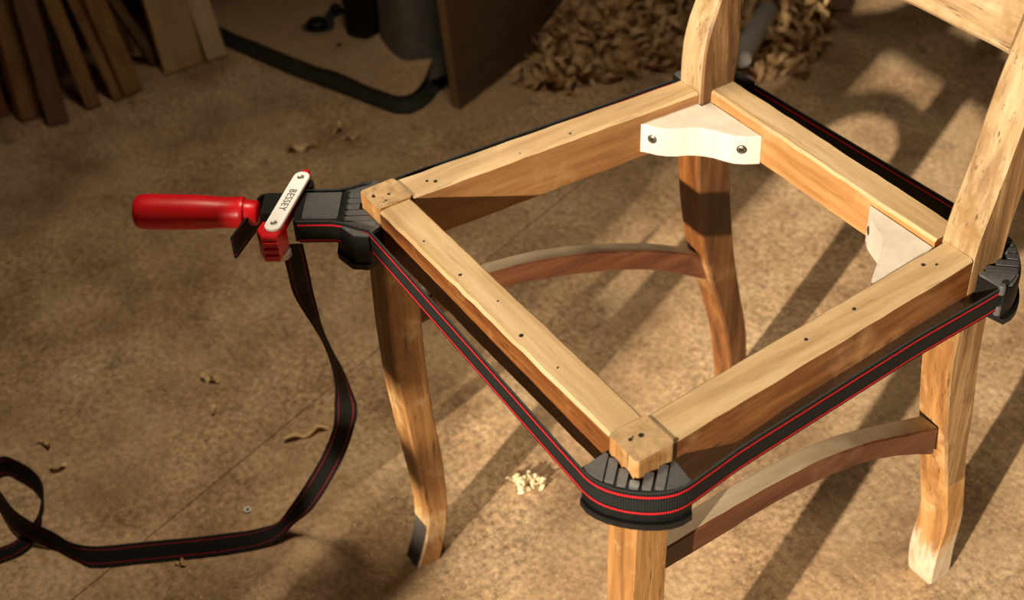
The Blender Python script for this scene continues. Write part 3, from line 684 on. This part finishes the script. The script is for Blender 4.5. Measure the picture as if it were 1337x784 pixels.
# ------------------------------------------------------------------ upright panel
panel = thing('plywood_sheet', 'upright sheet of board, face coloured as in shade, with a lighter sawn edge, beside the machine foot', 'board', (-.95, .63, 0))
A = Vector((-.901, .498, 0)); D = Vector((-.135, .345, 0)).normalized(); Nn = Vector((-D.y, D.x, 0)); th = .016
up_ = Vector((-.16, .02, 1)).normalized()
P = [A, A + D * .62, A + D * .62 + Nn * th, A + Nn * th]
Vp, Fp, FM = bar(*P, *[p + up_ * .75 for p in P], 6, .001)
obj('panel', Vp, Fp, [M['board_face_shaded'], M['board_edge']], panel, [1 if k in (3, 8, 9, 1) else 0 for k in FM], angle=30)

# ------------------------------------------------------------------ wood shavings
def curl(r0, turns, width, pitch, growth, th=.0005, seg=14):
    V, F = [], []; n = max(6, int(seg * max(.6, turns)))
    for i in range(n + 1):
        t = i / n; a = turns * 2 * math.pi * t; r = r0 * (1 + growth * t)
        for dr, s in ((-th, -1), (-th, 1), (th, 1), (th, -1)):
            V.append(Vector(((r + dr) * math.cos(a), s * width / 2 * (1 - .35 * abs(2 * t - 1) ** 3) + pitch * t, (r + dr) * math.sin(a))))
    for i in range(n):
        for k in range(4): F.append((i * 4 + k, i * 4 + (k + 1) % 4, i * 4 + 4 + (k + 1) % 4, i * 4 + 4 + k))
    F.append((3, 2, 1, 0)); F.append(tuple(n * 4 + k for k in range(4)))
    return V, F
def wavy(length, width, amp, r_, th=.0005):
    n = 12; ph = r_.uniform(0, 6); k1 = r_.uniform(.6, 1.4); bend = r_.uniform(-1.2, 1.2); V, F = [], []
    p = Vector((0, 0, 0)); a = 0
    for i in range(n + 1):
        t = i / n; a = bend * (t - .5) + .5 * math.sin(ph + 5 * t); d = Vector((math.cos(a), math.sin(a), 0)); s_ = Vector((-d.y, d.x, .8 * math.sin(ph * 2 + 7 * t * k1))).normalized()
        c = p + Vector((0, 0, amp * (1 + math.sin(ph + 9 * k1 * t)))); w = width / 2 * (1 - .55 * abs(2 * t - 1) ** 2)
        nn = d.cross(s_).normalized() * th
        V += [c - s_ * w - nn, c + s_ * w - nn, c + s_ * w + nn, c - s_ * w + nn]; p = p + d * length / n
    for i in range(n):
        for k in range(4): F.append((i * 4 + k, i * 4 + (k + 1) % 4, i * 4 + 4 + (k + 1) % 4, i * 4 + 4 + k))
    F.append((3, 2, 1, 0)); F.append(tuple(n * 4 + k for k in range(4)))
    c0 = sum(V, Vector()) / len(V); return [q - c0 for q in V], F
def mesh_of(vf, mat):
    me = bpy.data.meshes.new('wood_shaving'); me.from_pydata([tuple(q) for q in vf[0]], [], vf[1]); me.materials.append(mat)
    me.polygons.foreach_set('use_smooth', [True] * len(me.polygons)); me.set_sharp_from_angle(angle=math.radians(40)); return me
def place(V, x, y, z, rx, ry, rz):
    R = Matrix.Rotation(rz, 3, 'Z') @ Matrix.Rotation(ry, 3, 'Y') @ Matrix.Rotation(rx, 3, 'X')
    W = [R @ v for v in V]; mz = min(v.z for v in W)
    return [v + Vector((x, y, z - mz)) for v in W]
rs = random.Random(21)
pile_poly = [(-.895, .625), (-.86, .655), (-.845, .70), (-.835, .755), (-.815, .80), (-.79, .855), (-.745, .885), (-.70, .915), (-.685, .96), (-.70, 1.03), (-.77, 1.12), (-.90, 1.22), (-1.05, 1.20), (-1.13, 1.05), (-1.10, .93), (-1.04, .80), (-.965, .69)]
def hp(x, y):
    if not inside(x, y, pile_poly): return 0
    d = edge_d(x, y, pile_poly); return .085 * (1 - math.exp(-d / .07)) * (1 + .35 * nz(x, y, 14, 5))
V, F = [], []
def add(vf):
    o = len(V); V.extend(vf[0]); F.extend([tuple(i + o for i in f) for f in vf[1]])
count = 0
while count < 1300:
    x = rs.uniform(-1.13, -.68); y = rs.uniform(.62, 1.22)
    if not inside(x, y, pile_poly): continue
    v, f = curl(rs.uniform(.004, .014), rs.uniform(.3, 1.9), rs.uniform(.005, .014), rs.uniform(-.055, .055), rs.uniform(-.5, 1.2))
    add((place(v, x, y, max(.0005, hp(x, y) - rs.uniform(.0, .016)), rs.uniform(0, 6.3), rs.uniform(-.8, .8), rs.uniform(0, 6.3)), f)); count += 1
po = tag(obj('shavings_heap', V, F, M['shaving'], smooth=False), 'heap of curled brown wood shavings behind the chair', 'shavings', kind='stuff')
hb = heap('sawdust', pile_poly, .0004, lambda x, y, d: max(0, hp(x, y) - .008), M['dust'])
tag(hb, 'dust packed under the heap of shavings', 'sawdust', kind='stuff')
protos = []
for k in range(8):
    v, f = curl(rs.uniform(.008, .018), rs.uniform(.5, 1.7), rs.uniform(.008, .022), rs.uniform(.02, .06) * rs.choice((-1, 1)), rs.uniform(-.5, .8), .0006, 18)
    mz = min(q.z for q in v); me = bpy.data.meshes.new('wood_shaving'); me.from_pydata([tuple(q) for q in v], [], f); me.materials.append(M['shaving'])
    me.polygons.foreach_set('use_smooth', [True] * len(me.polygons)); me.set_sharp_from_angle(angle=math.radians(40)); protos.append(me)
def drop(me, x, y, z, rot_, label, group=None, sc=1.0):
    o = bpy.data.objects.new('wood_shaving', me); C.objects.link(o); o.rotation_euler = rot_; o.scale = (sc,) * 3
    R = o.rotation_euler.to_matrix(); mz = min((R @ vv.co).z for vv in me.vertices) * sc
    o.location = (x, y, z - mz); return tag(o, label, 'shaving', group)
k = 0
while k < 70:
    x = rs.uniform(-1.10, -.70); y = rs.uniform(.63, 1.18)
    if not inside(x, y, pile_poly): continue
    drop(protos[k % 8], x, y, max(.0005, hp(x, y) - .002), (rs.uniform(0, 6.3), rs.uniform(-.6, .6), rs.uniform(0, 6.3)), 'large loose curl lying on the heap of wood shavings', 'large curls on the heap of shavings', rs.uniform(.7, 1.1)); k += 1
loose = [(-.965, .252, 'brown curl on the dark floor between planks and clamp', 1.1), (-.975, .321, 'left one of two small curls in front of the machine foot', .7), (-.943, .327, 'right one of two small curls in front of the machine foot', .7),
         (-.570, -.074, 'upper one of two small shavings left of the hanging strap', .7), (-.520, -.091, 'lower one of two small shavings left of the hanging strap', .6),
         (-.583, -.283, 'small shaving near the strap loop at the left edge, farther one', .6), (-.537, -.284, 'small shaving near the strap loop at the left edge, nearer one', .7), (-.315, -.223, 'tiny crumb of shaving below the strap on the floor', .35),
         (-.843, .664, 'small shaving on the floor in front of the heap, left one', .6), (-.80, .74, 'small shaving on the floor in front of the heap, right one', .5)]
angs = [.9, 2.2, 1.1, .35, 2.3, .5, 1.4, 1.0, 1.2, .4]
for i, (x, y, lb, sc) in enumerate(loose):
    me = mesh_of(wavy(.040 * sc if i != 0 else .055, .0095 * min(1, sc * 1.2), .0045, rs), M['shaving_loose'])
    drop(me, x, y, .0005, (0, 0, angs[i]), lb, 'loose shavings on the floor')
me = mesh_of(wavy(.030, .012, .007, rs), M['shaving_loose']); drop(me, -.975, .243, .0005, (0, 0, 2.0), 'short crumpled curl touching the longer one behind the clamp plate', 'loose shavings on the floor')
# the long wavy shaving by the strap
V, F = [], []
pts = [(-.420, -.045), (-.4165, -.034), (-.414, -.024), (-.4105, -.014), (-.413, -.004), (-.409, .006)]
pp = smooth_list([[Vector((x, y, .004 + .004 * math.sin(i * 2.1)))] for i, (x, y) in enumerate(pts)], 4)
prs = [(q[0] + Vector((-.0035, .001, -.0012)), q[0] + Vector((.0035, -.001, .0012))) for q in pp]
o = ribbon('wood_shaving', prs, M['shaving_loose'], None, .0008); tag(o, 'long wavy brown shaving on the floor left of the strap bend', 'shaving', 'loose shavings on the floor')
# bright fresh crumbs in the sunlight between the front legs
for i in range(14):
    a = rs.uniform(0, 6.3); r_ = rs.uniform(.003, .024)
    me = mesh_of(wavy(rs.uniform(.010, .020), rs.uniform(.005, .0085), .0018, rs), M['shaving_pale'])
    drop(me, -.193 + r_ * math.cos(a) * .75, .150 + r_ * math.sin(a) * 1.1, .0005 + .0016 * (i % 4), (rs.uniform(-.35, .35), rs.uniform(-.35, .35), rs.uniform(0, 6.3)), 'pale fresh curl in the sunlit clump between the front legs', 'fresh curls in the sunlit clump')

# ------------------------------------------------------------------ tube and washer
ax_ = Vector((-.075, .125, .012)).normalized(); o0 = Vector((-.695, .880, .060))
v, f = lathe([(0, .0150), (.0005, .0178), (.135, .0178), (.1365, .0165), (.1365, .0150), (.003, .0148)], o0, ax_, 28)
tag(obj('tube', v, f, M['tube'], angle=50), 'grey tube lying on the shavings behind the left back post', 'tube')
v, f = lathe([(0, .0048), (.0016, .0048), (.002, .0044), (.002, .0020), (.0003, .0018)], (-.345, -.129, .0003), (0, 0, 1), 24)
wsh = thing('washer', 'small white metal washer on the floor inside the strap bend', 'washer', (-.345, -.129, 0))
obj('ring', v, f, M['white'], wsh)
v, f = lathe([(0, .0018), (.0022, .0017)], (-.345, -.129, .0003), (0, 0, 1), 12); obj('hole', v, f, M['hole'], wsh)
